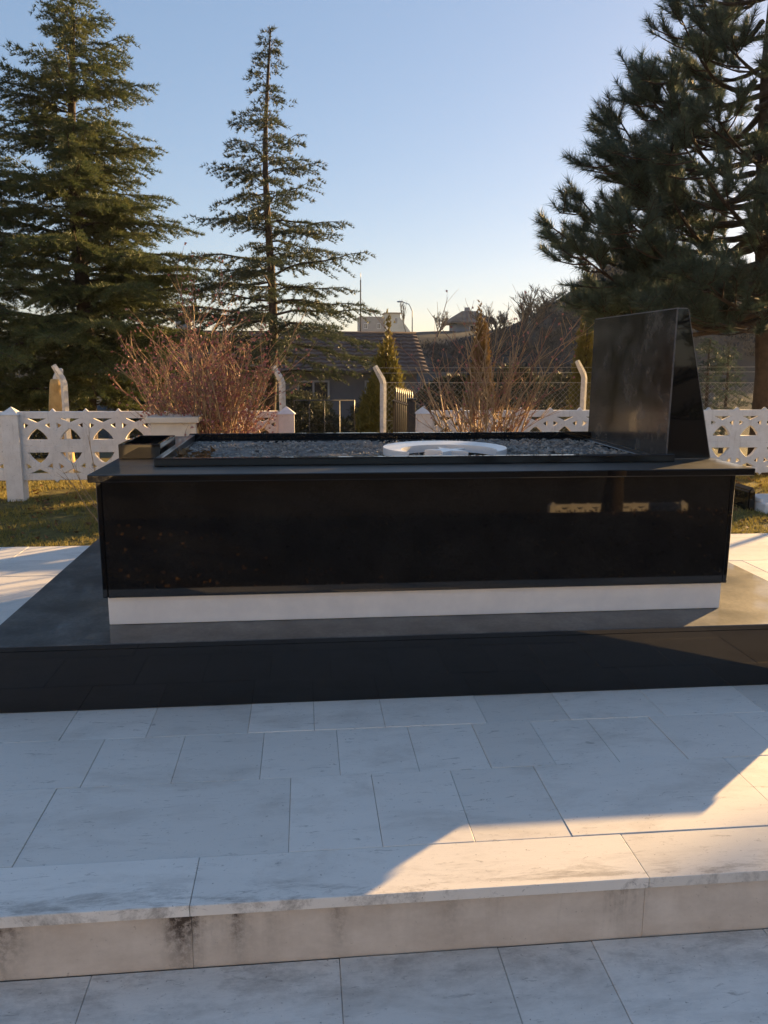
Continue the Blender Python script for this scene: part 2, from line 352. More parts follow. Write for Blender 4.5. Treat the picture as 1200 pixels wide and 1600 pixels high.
# ------------------------------------------------------------------ paving
XP0, XP1 = -1.234, 2.245             # plinth
YP0, YP1 = 2.963, 4.80
def make_paving():
    rng = random.Random(4)
    up = tag(bpy.data.objects.new('terrace_paving', None), kind='structure'); COL.objects.link(up)
    slab('paving_bed', (-7.15, 7.15, 1.86, PAVE_END-.01, -.25, -.0040), M['grout'], up, 0)
    rows = [(1.800, 2.000, [-5.1, -3.9, -2.7, -1.5, -.30, .88, 2.05, 3.2, 4.4, 5.6]),
            (2.000, 2.400, [-3.0, -2.4, -1.9, -1.35, -.79, -.06, .20, .46, .74, 1.40, 2.0, 2.6, 3.2]),
            (2.400, 2.730, [-2.6, -2.1, -1.6, -1.08, -.72, -.44, -.16, .10, .36, .60, .82, 1.04, 1.28, 1.62, 2.0, 2.5, 3.0]),
            (2.730, 2.990, [-2.4, -1.85, -1.30, -.88, -.58, -.22, .02, .28, .66, .98, 1.35, 1.75, 2.2, 2.7, 3.1])]
    y = 2.990
    while y < PAVE_END - .1:
        h = min(.40, PAVE_END - y); 
        if PAVE_END - y - h < .15: h = PAVE_END - y
        o = rng.uniform(-.25, .25)
        rows.append((y, y+h, [x + o + rng.uniform(-.06, .06) for x in np.arange(-3.2, 4.6, .62)])); y += h
    for k, (y0, y1, js) in enumerate(rows):
        js = [-7.1] + [j for j in js] + [7.1]
        for a, b in zip(js[:-1], js[1:]):
            if y0 > 2.95 and a > XP0+.03 and b < XP1-.03 and y1 < YP1: continue      # under the tomb's base
            dz = rng.uniform(-.0012, .0012); g = .0008
            z0 = -.030
            o = slab('tile', (a+g, b-g, y0+g, y1-g, z0, dz), M['paving_marble'], up, .0012)
            if k == 0: o.name = 'nosing_slab'
    rj = [-7.1, -5.1, -3.9, -2.7, -1.5, -.30, .88, 2.05, 3.2, 4.4, 5.6, 7.1]
    for a, b in zip(rj[:-1], rj[1:]):
        slab('riser_slab', (a+.0004, b-.0004, 1.822, 1.85, -.193, -.0315), M['riser_marble'], up, .0008)
    lo = tag(bpy.data.objects.new('lower_paving', None), kind='structure'); COL.objects.link(lo)
    slab('paving_bed', (-7.15, 7.15, 1.03, 1.818, -.32, -.1945), M['grout'], lo, 0)
    for (y0, y1, off) in ((1.02, 1.819, 0),):
        js = [-7.1] + [x + off for x in (-5.6, -4.2, -2.8, -2.1, -1.45, -1.02, -.55, .07, .485, .74, 1.22, 1.65, 2.1, 2.8, 3.6, 4.8)] + [7.1]
        for a, b in zip(js[:-1], js[1:]):
            slab('tile', (a+.0009, b-.0009, y0+.0009, y1-.0009, -.222, -.190 + rng.uniform(-.001, .001)), M['paving_marble'], lo, .0014)
make_paving()

# ------------------------------------------------------------------ the black tomb
def prism_y(name, prof, y0, y1, m, parent, bev=.003):
    """profile in (x,z) extruded along y"""
    bm = bmesh.new()
    a = [bm.verts.new((x, y0, z)) for x, z in prof]; b = [bm.verts.new((x, y1, z)) for x, z in prof]
    bm.faces.new(a); bm.faces.new(b[::-1]); n = len(prof)
    for i in range(n): bm.faces.new((a[i], b[i], b[(i+1) % n], a[(i+1) % n]))
    bmesh.ops.recalc_face_normals(bm, faces=bm.faces[:])
    if bev: bmesh.ops.bevel(bm, geom=bm.edges[:], offset=bev, segments=2, affect='EDGES')
    return from_bm(name, bm, m, parent)
def make_tomb():
    t = thing('tomb', 'long polished black granite tomb with white skirting and a wedge headstone', 'tomb', (.5, 3.88, 0))
    P = M['granite_polished']; T = M['granite_top']
    inv = Matrix.Translation((-.5, -3.88, 0))
    parts = []
    def S(*a, **k): o = slab(*a, **k); parts.append(o); return o
    # base
    S('plinth_panel', (XP0+.012, XP1-.012, YP0+.010, YP0+.03, .001, .2465), M['granite_base'], None)
    S('plinth_panel', (XP0+.012, XP1-.012, YP1-.03, YP1-.012, .001, .2465), M['granite_base'], None)
    S('plinth_panel', (XP0+.010, XP0+.03, YP0+.031, YP1-.031, .001, .2465), M['granite_base'], None)
    S('plinth_panel', (XP1-.03, XP1-.010, YP0+.031, YP1-.031, .001, .2465), M['granite_base'], None)
    S('plinth_slab', (XP0, XP1, YP0, YP1, .247, .2694), M['granite_plinth_top'], None)
    # white skirting with a small rounded corner bead
    xs0, xs1, ys0, ys1 = -.7945, 1.7828, 3.186, 4.58
    S('skirting', (xs0, xs1, ys0, ys0+.03, .2698, .3880), M['white_marble'], None, bev=.005, seg=2)
    S('skirting', (xs0, xs1, ys1-.03, ys1, .2698, .3880), M['white_marble'], None)
    S('skirting', (xs0+.002, xs0+.03, ys0+.031, ys1-.031, .2698, .3880), M['white_marble'], None)
    S('skirting', (xs1-.03, xs1-.002, ys0+.031, ys1-.031, .2698, .3880), M['white_marble'], None)
    # black side panels (a touch wider at the top)
    xp0, xp1, yp0, yp1 = -.808, 1.795, 3.1624, 4.602
    S('side_panel', (xp0+.022, xp1-.022, yp0, yp0+.025, .3885, .8600), M['granite_panel'], None)
    S('side_panel', (xp0+.022, xp1-.022, yp1-.025, yp1, .3885, .8600), P, None)
    S('side_panel', (xp0, xp0+.0215, yp0+.002, yp1-.002, .3885, .8600), P, None)
    S('side_panel', (xp1-.0215, xp1, yp0+.002, yp1-.002, .3885, .8600), P, None)
    # coping: four slabs round the planting bed
    xc0, xc1, yc0, yc1 = -.830+.005, 1.848, 3.1135, 4.655
    xk0, xk1, yk0, yk1 = -.615, 1.640, 3.337, 4.413
    z0, z1 = .8605, .8908
    S('coping_slab', (xc0, xc1, yc0, yk0+.03, z0, z1), T, None, bev=.004, seg=2)
    S('coping_slab', (xc0, xc1, yk1-.03, yc1, z0, z1), T, None, bev=.004, seg=2)
    S('coping_slab', (xc0, xk0+.03, yk0+.0305, yk1-.0305, z0, z1), T, None, bev=.003)
    S('coping_slab', (xk1-.08, xc1, yk0+.0305, yk1-.0305, z0, z1), T, None, bev=.003)
    # kerb set on the coping
    kz0, kz1 = .8912, .9245
    S('kerb', (xk0, 1.606, yk0, yk0+.028, kz0, kz1), P, None, bev=.003)
    S('kerb', (xk0, 1.606, yk1-.028, yk1, kz0, kz1+.004), P, None, bev=.003)
    S('kerb', (xk0+.001, xk0+.03, yk0+.0285, yk1-.0285, kz0, kz1), T, None, bev=.003)
    # wedge headstone
    h = prism_y('headstone', [(1.608, .8912), (1.8200, .8912), (1.6665, 1.5506), (1.6125, 1.5506)], 3.4305, 4.4445, P, None, .005); parts.append(h)
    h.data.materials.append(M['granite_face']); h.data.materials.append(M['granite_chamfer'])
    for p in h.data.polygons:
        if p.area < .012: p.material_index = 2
        elif p.normal.x < -.9: p.material_index = 1
    # small open box on the coping at the foot end
    bx0, bx1, by0, by1, bz0, bz1 = -.812, -.632, 3.60, 4.02, .8912, .9560
    c = bpy.data.objects.new('planter_box', None); COL.objects.link(c); parts.append(c)
    w = .018
    for bb in ((bx0, bx1, by0, by0+w), (bx0, bx1, by1-w, by1), (bx0+.0005, bx0+w, by0+w+.0005, by1-w-.0005), (bx1-w, bx1-.0005, by0+w+.0005, by1-w-.0005)):
        o = slab('box_side', (*bb, bz0, bz1), P, None, .002); o.data.transform(inv); o.parent = c
    o = slab('box_floor', (bx0+w, bx1-w, by0+w, by1-w, bz0, bz0+.012), M['granite_top'], None, 0); o.data.transform(inv); o.parent = c
    for o in parts:
        if o.type == 'MESH':
            if o.name.startswith(('coping_slab', 'plinth_slab')):            # sawn and polished edges, only the tops are dusty
                o.data.materials.append(P)
                for p in o.data.polygons:
                    if p.normal.z < .4: p.material_index = 1
            o.data.transform(inv)
        o.parent = t
    return xk0, xk1, yk0, yk1
KX0, KX1, KY0, KY1 = make_tomb()

def make_soil():
    rng = np.random.default_rng(3)
    nx, ny = 150, 70
    xs = np.linspace(KX0+.031, 1.555, nx); ys = np.linspace(KY0+.031, KY1-.031, ny)
    V = []
    for y in ys:
        for x in xs:
            z = .880 + .016*mnoise.noise(Vector((x*5, y*5, 1))) + .012*mnoise.noise(Vector((x*17, y*17, 4))) + .008*mnoise.noise(Vector((x*45, y*45, 9)))
            V.append((x, y, z))
    F = [(j*nx+i, j*nx+i+1, (j+1)*nx+i+1, (j+1)*nx+i) for j in range(ny-1) for i in range(nx-1)]
    tag(pymesh('grave_soil', V, F, M['soil']), 'dark lumpy soil filling the black tomb', 'soil', kind='stuff')
    # clods and pebbles
    ico = bmesh.new(); bmesh.ops.create_icosphere(ico, subdivisions=1, radius=1)
    bv = np.array([v.co[:] for v in ico.verts]); bf = np.array([[v.index for v in f.verts] for f in ico.faces]); ico.free()
    Ts = []
    for k in range(3200):
        x = rng.uniform(KX0+.05, 1.54); y = rng.uniform(KY0+.05, KY1-.05); r = rng.uniform(.002, .009)*(1.3 if x > .95 else 1)
        s = np.array([1, .8, .65])*r*(1+.3*rng.normal(size=3)); a = rng.uniform(0, 6.28)
        v = bv*s*(1+.18*rng.normal(size=(len(bv), 1))); c, sn = math.cos(a), math.sin(a)
        v = v @ np.array([[c, -sn, 0], [sn, c, 0], [0, 0, 1]]) + [x, y, .886+.3*r]
        Ts.append(v[bf])
    tag(tri_mesh('grave_gravel', np.concatenate(Ts), M['pebble']), 'grey clods and pebbles scattered over the grave soil', 'gravel', kind='stuff')
    # dry leaves gathered at the foot end
    C = np.stack([rng.uniform(KX0+.04, KX0+.20, 60), rng.uniform(KY0+.05, KY0+.5, 60), rng.uniform(.892, .905, 60)], 1)
    D = rand_unit(rng, 60); D[:, 2] *= .3
    tag(tri_mesh('dry_leaves', needles(rng, C, D, 2, .035, .022, .4), M['dry_leaf']), 'brown dry leaves on soil by the foot kerb', 'leaves', kind='stuff')
make_soil()

def make_emblem():
    t = thing('crescent_and_star', 'white marble crescent and star lying flat on the grave soil', 'ornament', (.645, 3.66, .895))
    # crescent opening towards the near kerb
    R, r, off = .285, .215, -.115
    pts = []
    n = 40
    # intersection angle of the two circles (inner centre at (0, off))
    yi = (R*R - r*r + off*off)/(2*off); xi = math.sqrt(max(0, R*R-yi*yi))
    a0 = math.atan2(yi, xi); a1 = math.pi - a0
    for i in range(n+1): a = a0 + (a1-a0)*i/n; pts.append((R*math.cos(a), R*math.sin(a)))
    b0 = math.atan2(yi-off, -xi); b1 = math.atan2(yi-off, xi)
    if b0 < 0: b0 += 2*math.pi
    for i in range(1, n): b = b0 + (b1-b0)*i/n; pts.append((r*math.cos(b), off + r*math.sin(b)))
    def ext(name, pts, h):
        bm = bmesh.new(); f = bm.faces.new([bm.verts.new((x, y, 0)) for x, y in pts])
        if f.normal.z < 0: f.normal_flip()
        e = bmesh.ops.extrude_face_region(bm, geom=[f]); bmesh.ops.translate(bm, vec=(0, 0, h), verts=[v for v in e['geom'] if isinstance(v, bmesh.types.BMVert)])
        bmesh.ops.recalc_face_normals(bm, faces=bm.faces[:]); bmesh.ops.triangulate(bm, faces=[f for f in bm.faces if len(f.verts) > 4])
        return from_bm(name, bm, M['white_marble'], t)
    ext('crescent', pts, .034)
    st = []
    for k in range(10):
        a = math.pi/2 + k*math.pi/5 + .25; q = .105 if k % 2 == 0 else .043
        st.append((.0 + q*math.cos(a), -.085 + q*math.sin(a)))
    o = ext('star', st, .030)
make_emblem()

# ------------------------------------------------------------------ precast concrete fence
FY = 7.85
def fence_panel_mesh(cells, upper):
    """pierced panel of interlaced arcs; cells of 0.3 m; made from a filled 2D curve, then a mesh"""
    w, hgt = .30, .318
    L = cells*w
    cu = bpy.data.curves.new('panel', 'CURVE'); cu.dimensions = '2D'; cu.fill_mode = 'BOTH'; cu.extrude = .018; cu.bevel_depth = .005; cu.bevel_resolution = 0
    def poly(pts):
        s = cu.splines.new('POLY'); s.points.add(len(pts)-1); s.use_cyclic_u = True
        for p, q in zip(s.points, pts): p.co = (q[0], q[1] if upper else hgt-q[1], 0, 1)
    out = [(0, 0), (L, 0), (L, hgt)]
    for c in range(cells, -1, -1):                     # little points over every pilaster
        x = c*w
        if 0 < c < cells: out += [(x+.022, hgt), (x, hgt+.024), (x-.022, hgt)]
    out += [(0, hgt)]
    poly(out)
    for c in range(cells):
        x = c*w
        top = hgt-.055
        poly([(x+.030, top), (x+.09, top-.022), (x+.15, top-.050), (x+.21, top-.022), (x+.270, top)])
        def arch(k): return [(x+.15+dx, dy) for dx, dy in k]
        # pointed arch resting on the bottom rail
        a = [(-.104, .054), (-.084, .092), (-.056, .127), (-.022, .156), (0, .167), (.022, .156), (.056, .127), (.084, .092), (.104, .054)]
        poly(arch(a))
        for s in (-1, 1):
            poly(arch([(s*.124, top-.106), (s*.124, top-.040), (s*.066, top-.064), (s*.092, top-.090)]))
    o = bpy.data.objects.new('tmp', cu); COL.objects.link(o)
    dg = bpy.context.evaluated_depsgraph_get(); me = bpy.data.meshes.new_from_object(o.evaluated_get(dg))
    bpy.data.objects.remove(o); me.transform(Matrix.Rotation(math.pi/2, 4, 'X'))
    me.materials.clear(); me.materials.append(M['white_paint']); return me
PAN_U, PAN_L = fence_panel_mesh(8, True), fence_panel_mesh(8, False)
PAN_U5, PAN_L5 = fence_panel_mesh(5, True), fence_panel_mesh(5, False)
def fence_post(x, y, parent, z=0):
    bm = bmesh.new(); w = .075
    add_box(bm, x-w, x+w, y-w, y+w, z-.25, z+.80)
    v = [bm.verts.new(p) for p in ((x-w-.012, y-w-.012, z+.8005), (x+w+.012, y-w-.012, z+.8005), (x+w+.012, y+w+.012, z+.8005), (x-w-.012, y+w+.012, z+.8005), (x, y, z+.875))]
    for f in ((0,1,4),(1,2,4),(2,3,4),(3,0,4),(3,2,1,0)): bm.faces.new([v[i] for i in f])
    return from_bm('post', bm, M['white_paint'], parent)
def fence(posts, y, label, z=0):
    t = thing('concrete_fence', label, 'fence', (0, 0, 0))
    for x in posts: fence_post(x, y, t, z)
    for a, b in zip(posts[:-1], posts[1:]):
        for me, zz in ((PAN_U, .506), (PAN_L, .184)) if b-a > 2 else ((PAN_U5, .506), (PAN_L5, .184)):
            o = link(bpy.data.objects.new('panel', me), t); o.location = (a+.075, y, z+zz)
    return t
fence([-7.825, -5.275, -2.725, -.17], FY, 'white precast concrete fence of pierced arches behind the cream box tomb')
fence([1.17, 3.72, 5.37], FY, 'white precast concrete fence of pierced arches running behind the headstone')

# ------------------------------------------------------------------ foliage builders
def cedar(name, label, loc, H, R, z0, seed, m, spacing=.17, per=6, dens=1.0, power=.85, lean=(0, 0), group=None, trunk_r=.13, nl=.055, second=None):
    rng = np.random.default_rng(seed); rd = random.Random(seed)
    t = thing(name, label, 'tree', loc, group)
    tb = Tubes(); C, D = [], []
    def axis(z): s = z/H; return Vector((lean[0]*s*s + .05*math.sin(z*1.3+seed), lean[1]*s*s + .05*math.cos(z*1.1), z))
    tops = [axis(H*i/16) for i in range(17)]
    tb.add([tops[0]-Vector((0, 0, .4))] + tops, [trunk_r*1.25] + [trunk_r*(1-i/16)**.8 + .008 for i in range(17)], 8)
    z = z0
    while z < H*.985:
        u = (z-z0)/(H-z0)
        prof = (1-u)**power*(.55+.45*min(1, u/.12)) + .02
        for _ in range(4 if u < .8 else 3):
            az = rd.uniform(0, 2*math.pi); L = R*prof*rd.choice((.4, .6, .75, .9, 1.0, 1.2)) + .05
            el = math.radians(rd.uniform(0, 13) + 16*u*u); droop = rd.uniform(.12, .30)*(1-u*.5)
            p0 = axis(z + rd.uniform(-.08, .08)); k = 7; pts = []
            d = Vector((math.cos(az), math.sin(az), 0))
            for i in range(k):
                s = i/(k-1); r = L*s
                pts.append(p0 + d*r + Vector((0, 0, r*math.tan(el) - droop*s*s*L + .03*math.sin(s*9+az))))
            tb.add(pts, [max(.004, .018*(L/1.5)*(1-s*.85)) for s in np.linspace(0, 1, k)], 4, False)
            side = Vector((-d.y, d.x, 0)); n2 = max(4, int(L/.07*dens))
            for j in range(n2):
                s = .14 + .86*(j+rd.random())/n2; f = s*(k-1); i = min(k-2, int(f)); q = pts[i].lerp(pts[i+1], f-i)
                l2 = (.42*L*(1-s)*min(1, s*2.2) + .11)*rd.uniform(.6, 1.2); sg = 1 if j % 2 else -1
                dv = (d*rd.uniform(.5, .9) + side*sg*rd.uniform(.5, 1.0) + Vector((0, 0, rd.uniform(-.55, .08)))).normalized()
                m2 = max(2, int(l2/.038))
                for e in range(m2):
                    w = (e+1)/m2; c = q + dv*l2*w + Vector((0, 0, -.10*l2*w*w)); C.append(c); D.append((dv.x, dv.y, .25))
                    if rd.random() < .35: C.append(c + side*sg*rd.uniform(-.05, .05) + d*rd.uniform(-.04, .04)); D.append((dv.x, dv.y, .0))
        z += spacing*(1-.45*u)*rd.uniform(.7, 1.3)
    for i in range(40):                                # leader
        zz = H*(1-.10*i/40); C.append(axis(zz)); a = rd.uniform(0, 6.28); D.append((math.cos(a), math.sin(a), .6))
    T = needles(rng, np.array([c[:] for c in C]), np.array(D), per, nl, .0115, .8)
    tb.build('trunk', M['bark_dark'], t); tri_mesh('crown', T, M[m], t)
    return t

def pine(name, label, loc, trunk_pts, limbs, seed, group=None, nl=.13, trunk_r=.19, shoot_per=11, lod=1.0):
    """limbs: (height on the trunk, azimuth, length, rise); shoots with brushes of long needles at the ends"""
    rng = np.random.default_rng(seed); rd = random.Random(seed)
    t = thing(name, label, 'tree', loc, group); tb = Tubes(); C, D = [], []
    tp = [Vector(p) for p in trunk_pts]; nT = len(tp); Ht = tp[-1].z
    tb.add(tp, [trunk_r*(1-.88*i/(nT-1)) + (.05 if i == 0 else 0) for i in range(nT)], 10)
    def trunk_at(z):
        for a, b in zip(tp[:-1], tp[1:]):
            if a.z <= z <= b.z: return a.lerp(b, (z-a.z)/(b.z-a.z))
        return tp[-1].copy()
    def shoot(p, d, l):
        n = max(3, int(l/.022*lod))
        for i in range(n):
            q = p + d*(l*i/n) + Vector((0, 0, .10*l*(i/n)**2)); C.append(q); D.append((d.x*.75, d.y*.75, d.z*.75+.15))
        tb.add([p, p+d*l*.5, p+d*l+Vector((0, 0, .08*l))], [.008, .006, .004], 3, False)
    for (z, az, L, rise) in limbs:
        p0 = trunk_at(z); d = Vector((math.cos(az), math.sin(az), 0)); side = Vector((-d.y, d.x, 0)); k = 8; pts = []
        for i in range(k):
            s = i/(k-1); pts.append(p0 + d*L*s + side*.10*L*math.sin(s*3+az*5) + Vector((0, 0, L*(rise*s*s - .10*math.sin(s*3.1)))))
        tb.add(pts, [max(.010, (.022+.014*L)*(1-.85*s)) for s in np.linspace(0, 1, k)], 5, False)
        nb = max(3, int(L*5.6))
        for j in range(nb):
            s = .30 + .70*(j+rd.random()*.8)/nb; f = s*(k-1); i = min(k-2, int(f)); q = pts[i].lerp(pts[i+1], f-i)
            sg = rd.choice((-1, 1)); l2 = rd.uniform(.35, .75)*(1.15-.5*s)*min(1.2, .5+L/3)
            dv = (d*rd.uniform(.4, 1) + side*sg*rd.uniform(.2, 1.0) + Vector((0, 0, rd.uniform(-.12, .55)))).normalized()
            e = q + dv*l2; tb.add([q, q.lerp(e, .5) + Vector((0, 0, -.03)), e], [.013, .010, .007], 4, False)
            for u in range(rd.randint(3, 5)):
                dd = (dv*.8 + Vector((rd.uniform(-.8, .8), rd.uniform(-.8, .8), rd.uniform(.0, 1.0)))).normalized()
                shoot(q.lerp(e, rd.uniform(.45, 1.)), dd, rd.uniform(.16, .36))
        for u in range(4):
            shoot(pts[-1], (d*.8 + side*rd.uniform(-.7, .7) + Vector((0, 0, rd.uniform(.1, 1.)))).normalized(), rd.uniform(.22, .40))
    T = needles(rng, np.array([c[:] for c in C]), np.array(D), shoot_per, nl, .0078, .75)
    tb.build('trunk', M['bark_pine'], t); tri_mesh('crown', T, M['needle_pine'], t)
    return t

def leafy(name, label, cat, loc, rx, ry, h, n, m, seed, size=.05, stems=6, column=False, group=None, width=.45):
    """shrub or clipped conifer: leaf clumps through an uneven volume, with stems inside"""
    rng = np.random.default_rng(seed); rd = random.Random(seed); t = thing(name, label, cat, loc, group)
    tb = Tubes()
    for k in range(stems):
        a = rd.uniform(0, 6.28); e = Vector((math.cos(a)*rx*.6*rd.random(), math.sin(a)*ry*.6*rd.random(), h*rd.uniform(.6, .9)))
        tb.add([(0, 0, -.1), e*.4 + Vector((0, 0, .1*h)), e], [.03*h**.5, .02*h**.5, .006], 5, False)
    u = rng.random(n); a = rng.random(n)*2*math.pi
    if column:                                       # upright strands of uneven height
        ns_ = 70; sa = rng.random(ns_)*2*math.pi; sr = rng.random(ns_)**.5; st = (1.06-.55*sr**1.6)*(.86+.2*rng.random(ns_))
        k_ = rng.integers(0, ns_, n); a = sa[k_] + rng.normal(0, .22, n); top_ = st[k_]; u = u*top_
        prof = None
    if column: prof = sr[k_]*np.clip(.35+2.2*u, 0, 1)*np.clip((top_-u)*3+.12, .1, 1)**.5
    elif False: prof = np.clip(np.minimum(1, (1-u)*2.6)**.75*(.75+.25*np.minimum(1, u*8)), .03, 1)
    else: prof = np.sqrt(np.clip(1-(2*u-.85)**2/1.35, 0.02, 1))
    lump = 1 + .22*np.sin(a*3+u*9+seed) + .14*np.sin(a*7-u*17+seed*2)
    r = (prof + rng.normal(0, .07, n)) if column else prof*lump*rng.random(n)**.35
    C = np.stack([r*rx*np.cos(a), r*ry*np.sin(a), u*h*(1+.05*np.sin(a*5))], 1)
    D = np.stack([np.cos(a)*.6, np.sin(a)*.6, np.full(n, 1.4 if column else .5)], 1)
    tb.build('stem', M['bark_dark'], t); tri_mesh('foliage', needles(rng, C, D, 3, size, size*width, .75), M[m], t)
    return t

def cane_bush(name, label, loc, canes, h, spread, seed, twig_red=.5, hips=0, arch=.25, group=None, side=(0, 0), forks=(3, 6), r0=.011):
    """leafless rose: upright canes that fork into finer twigs"""
    rd = random.Random(seed); rng = np.random.default_rng(seed); t = thing(name, label, 'bush', loc, group)
    A, B = Tubes(), Tubes(); ends = []
    def grow(p, d, l, r, lev):
        pts = [p]; q = p.copy(); dd = d.copy(); k = 5
        for i in range(k):
            dd = (dd + Vector((rd.gauss(0, .10), rd.gauss(0, .10), rd.gauss(-.02, .05)))).normalized(); q = q + dd*l/k; pts.append(q.copy())
        tb = B if (lev >= 1 and rd.random() < twig_red) else A
        tb.add(pts, [r*(1-.6*i/k) for i in range(k+1)], 3 if lev else 4, False)
        ends.append(q.copy())
        if lev < 2:
            for j in range(rd.randint(*forks)):
                s = rd.uniform(.25, 1.); f = s*k; i = min(k-1, int(f)); b = pts[i].lerp(pts[i+1], f-i)
                dv = (dd*.8 + Vector((rd.gauss(0, .42), rd.gauss(0, .42), rd.uniform(.0, .5)))).normalized()
                grow(b, dv, l*rd.uniform(.22, .48), r*.5, lev+1)
                if rd.random() < .6: ends.append(b.copy())
    for c in range(canes):
        a = rd.uniform(0, 6.28); e = rd.uniform(.0, 1.)**.7
        base = Vector((math.cos(a), math.sin(a)*.7, 0))*spread*.28*rd.random()
        d = Vector((math.cos(a)*arch*e*1.6 + side[0], math.sin(a)*arch*e + side[1], 1)).normalized()
        grow(base + Vector((0, 0, -.03)), d, h*rd.uniform(.45, .95), r0*rd.uniform(.6, 1.1), 0)
    A.build('cane', M['cane_tan'], t)
    if B.v: tag(B.build('twig', M['cane_red'], t), kind='stuff')
    if hips:
        E_ = np.array([e[:] for e in rd.sample(ends, min(hips, len(ends)))]) + rng.normal(0, .015, (min(hips, len(ends)), 3))
        tag(tri_mesh('rosehip', needles(rng, E_, rand_unit(rng, len(E_)), 5, .018, .018, .9), M['rosehip'], t), kind='stuff')
    return t

def bare_tree(name, label, loc, h, seed, group=None, levels=4, spread=.55, r0=None, up=.25):
    rd = random.Random(seed); t = thing(name, label, 'tree', loc, group); A, B = Tubes(), Tubes()
    def grow(p, d, l, r, lev):
        k = 4; pts = [p]; q = p.copy(); dd = d.copy()
        for i in range(k):
            dd = (dd + Vector((rd.gauss(0, .12), rd.gauss(0, .12), rd.gauss(.04, .06)))).normalized(); q = q + dd*l/k; pts.append(q.copy())
        (A if lev < 2 else B).add(pts, [r*(1-.45*i/k) for i in range(k+1)], 5 if lev < 2 else 3, False)
        if lev < levels:
            for j in range(rd.randint(3, 5) if lev else 7):
                s = rd.uniform(.35, 1.); f = s*k; i = min(k-1, int(f)); b = pts[i].lerp(pts[i+1], f-i)
                dv = (dd*.7 + Vector((rd.gauss(0, spread), rd.gauss(0, spread), up))).normalized()
                grow(b, dv, l*rd.uniform(.45, .72), r*.6, lev+1)
    grow(Vector((0, 0, -.3)), Vector((0, 0, 1)), h*.42, r0 or h*.026, 0)
    A.build('trunk', M['twig_grey'], t); B.build('crown', M['twig_grey'], t)
    return t

# ------------------------------------------------------------------ trees
def at_ground(x, y): return (x, y, gz(x, y))
cedar('cedar_tree', 'broad dense green cedar standing behind the fence post with the pyramid cap', at_ground(-3.62, 14), 7.25, 2.45, .9, 11, 'needle_cedar', .115, 8, 1.4, .66, (.12, 0), trunk_r=.17, nl=.065)
cedar('cedar_tree', 'dense cedar with a lower top, its crown merging into the broad cedar', at_ground(-5.35, 13.2), 6.4, 2.1, .8, 23, 'needle_cedar', .12, 7, 1.3, .6, nl=.065)
cedar('cedar_tree', 'cedar close beside the broad cedar, sharing its shade with a second trunk', at_ground(-3.25, 14.7), 5.0, 1.9, 1.2, 37, 'needle_cedar', .14, 7, 1.2, .6, trunk_r=.14, nl=.065)
cedar('cedar_tree', 'slender open cedar with a pointed top behind the red bush', at_ground(-.52, 13), 6.32, 2.5, 1.0, 5, 'needle_cedar_blue', .16, 8, 1.05, 1.3, (.08, 0), trunk_r=.085, nl=.06)

def pine_limbs(seed, n, profile, z0, z1, bias=None):
    rd = random.Random(seed); out = []
    for i in range(n):
        z = z0 + (z1-z0)*(i+rd.random())/n; az = i*2.39996 + rd.uniform(-.3, .3)
        L = profile(z)*rd.uniform(.7, 1.05)
        if bias: L *= bias(az)
        out.append((z, az, L, rd.uniform(.05, .30)))
    return out
def pprof(z):
    if z < 3.2: return 2.5
    if z < 5: return 2.5 - (z-3.2)*.42
    return max(.5, 1.75 - (z-5)*.3)
LB = pine_limbs(8, 74, pprof, 2.0, 8.9, lambda a: 1.0 if math.cos(a) < .3 else .72)
# a few strong limbs reaching over the headstone
LB += [(2.35, math.pi*1.02, 2.75, .14), (2.7, math.pi*.95, 2.9, .18), (2.6, math.pi*1.10, 2.6, .16), (3.1, math.pi*1.04, 2.2, .40), (3.5, math.pi*.98, 2.0, .5), (2.2, math.pi*1.2, 2.3, .08),
       (3.9, math.pi*1.08, 1.8, .5), (4.4, math.pi*.98, 1.5, .45), (5.0, math.pi*1.06, 1.45, .4), (2.05, math.pi*.92, 2.1, .06), (2.15, math.pi*1.05, 1.8, .0), (2.3, math.pi*1.3, 1.9, .05),
       (2.1, math.pi*1.0, 2.5, .0), (1.95, math.pi*.96, 2.2, -.02), (2.0, math.pi*1.12, 2.3, .0), (2.45, math.pi*1.0, 2.2, .38), (2.9, math.pi*1.1, 2.3, .4), (2.6, math.pi*.99, 2.6, .34), (1.95, math.pi*1.22, 2.0, -.02), (3.3, math.pi*1.0, 2.2, .5)]
bp = pine('pine_tree', 'big dark pine with long needle brushes rising behind the headstone', (5.43, 9.02, .2),
     [(.02, 0, -.9), (-.05, 0, 1.2), (-.22, 0, 2.6), (-.36, 0, 3.8), (-.42, .05, 5.2), (-.40, .05, 7), (-.35, 0, 9.2)], LB, 8)
bp.scale = (.82, .82, .82)

# ------------------------------------------------------------------ bushes by the fence
cane_bush('rose_bush', 'big leafless bush with tangled red twigs in front of the slender cedar', (-.78, 7.15, 0), 85, 1.60, .6, 2, .55, 3200, .22, side=(-.06, 0), forks=(4, 7), r0=.010)
cane_bush('rose_bush', 'leafless bush of pale upright canes beside the open iron gate', (1.62, 7.05, 0), 40, 1.66, .5, 9, .3, 200, .17, forks=(3, 6), r0=.012)
cane_bush('rose_bush', 'small thorny rose of few bare stems beside the cream box tomb', (-1.55, 6.5, 0), 7, .85, .3, 31, 0, 0, .35, forks=(2, 3), r0=.006)

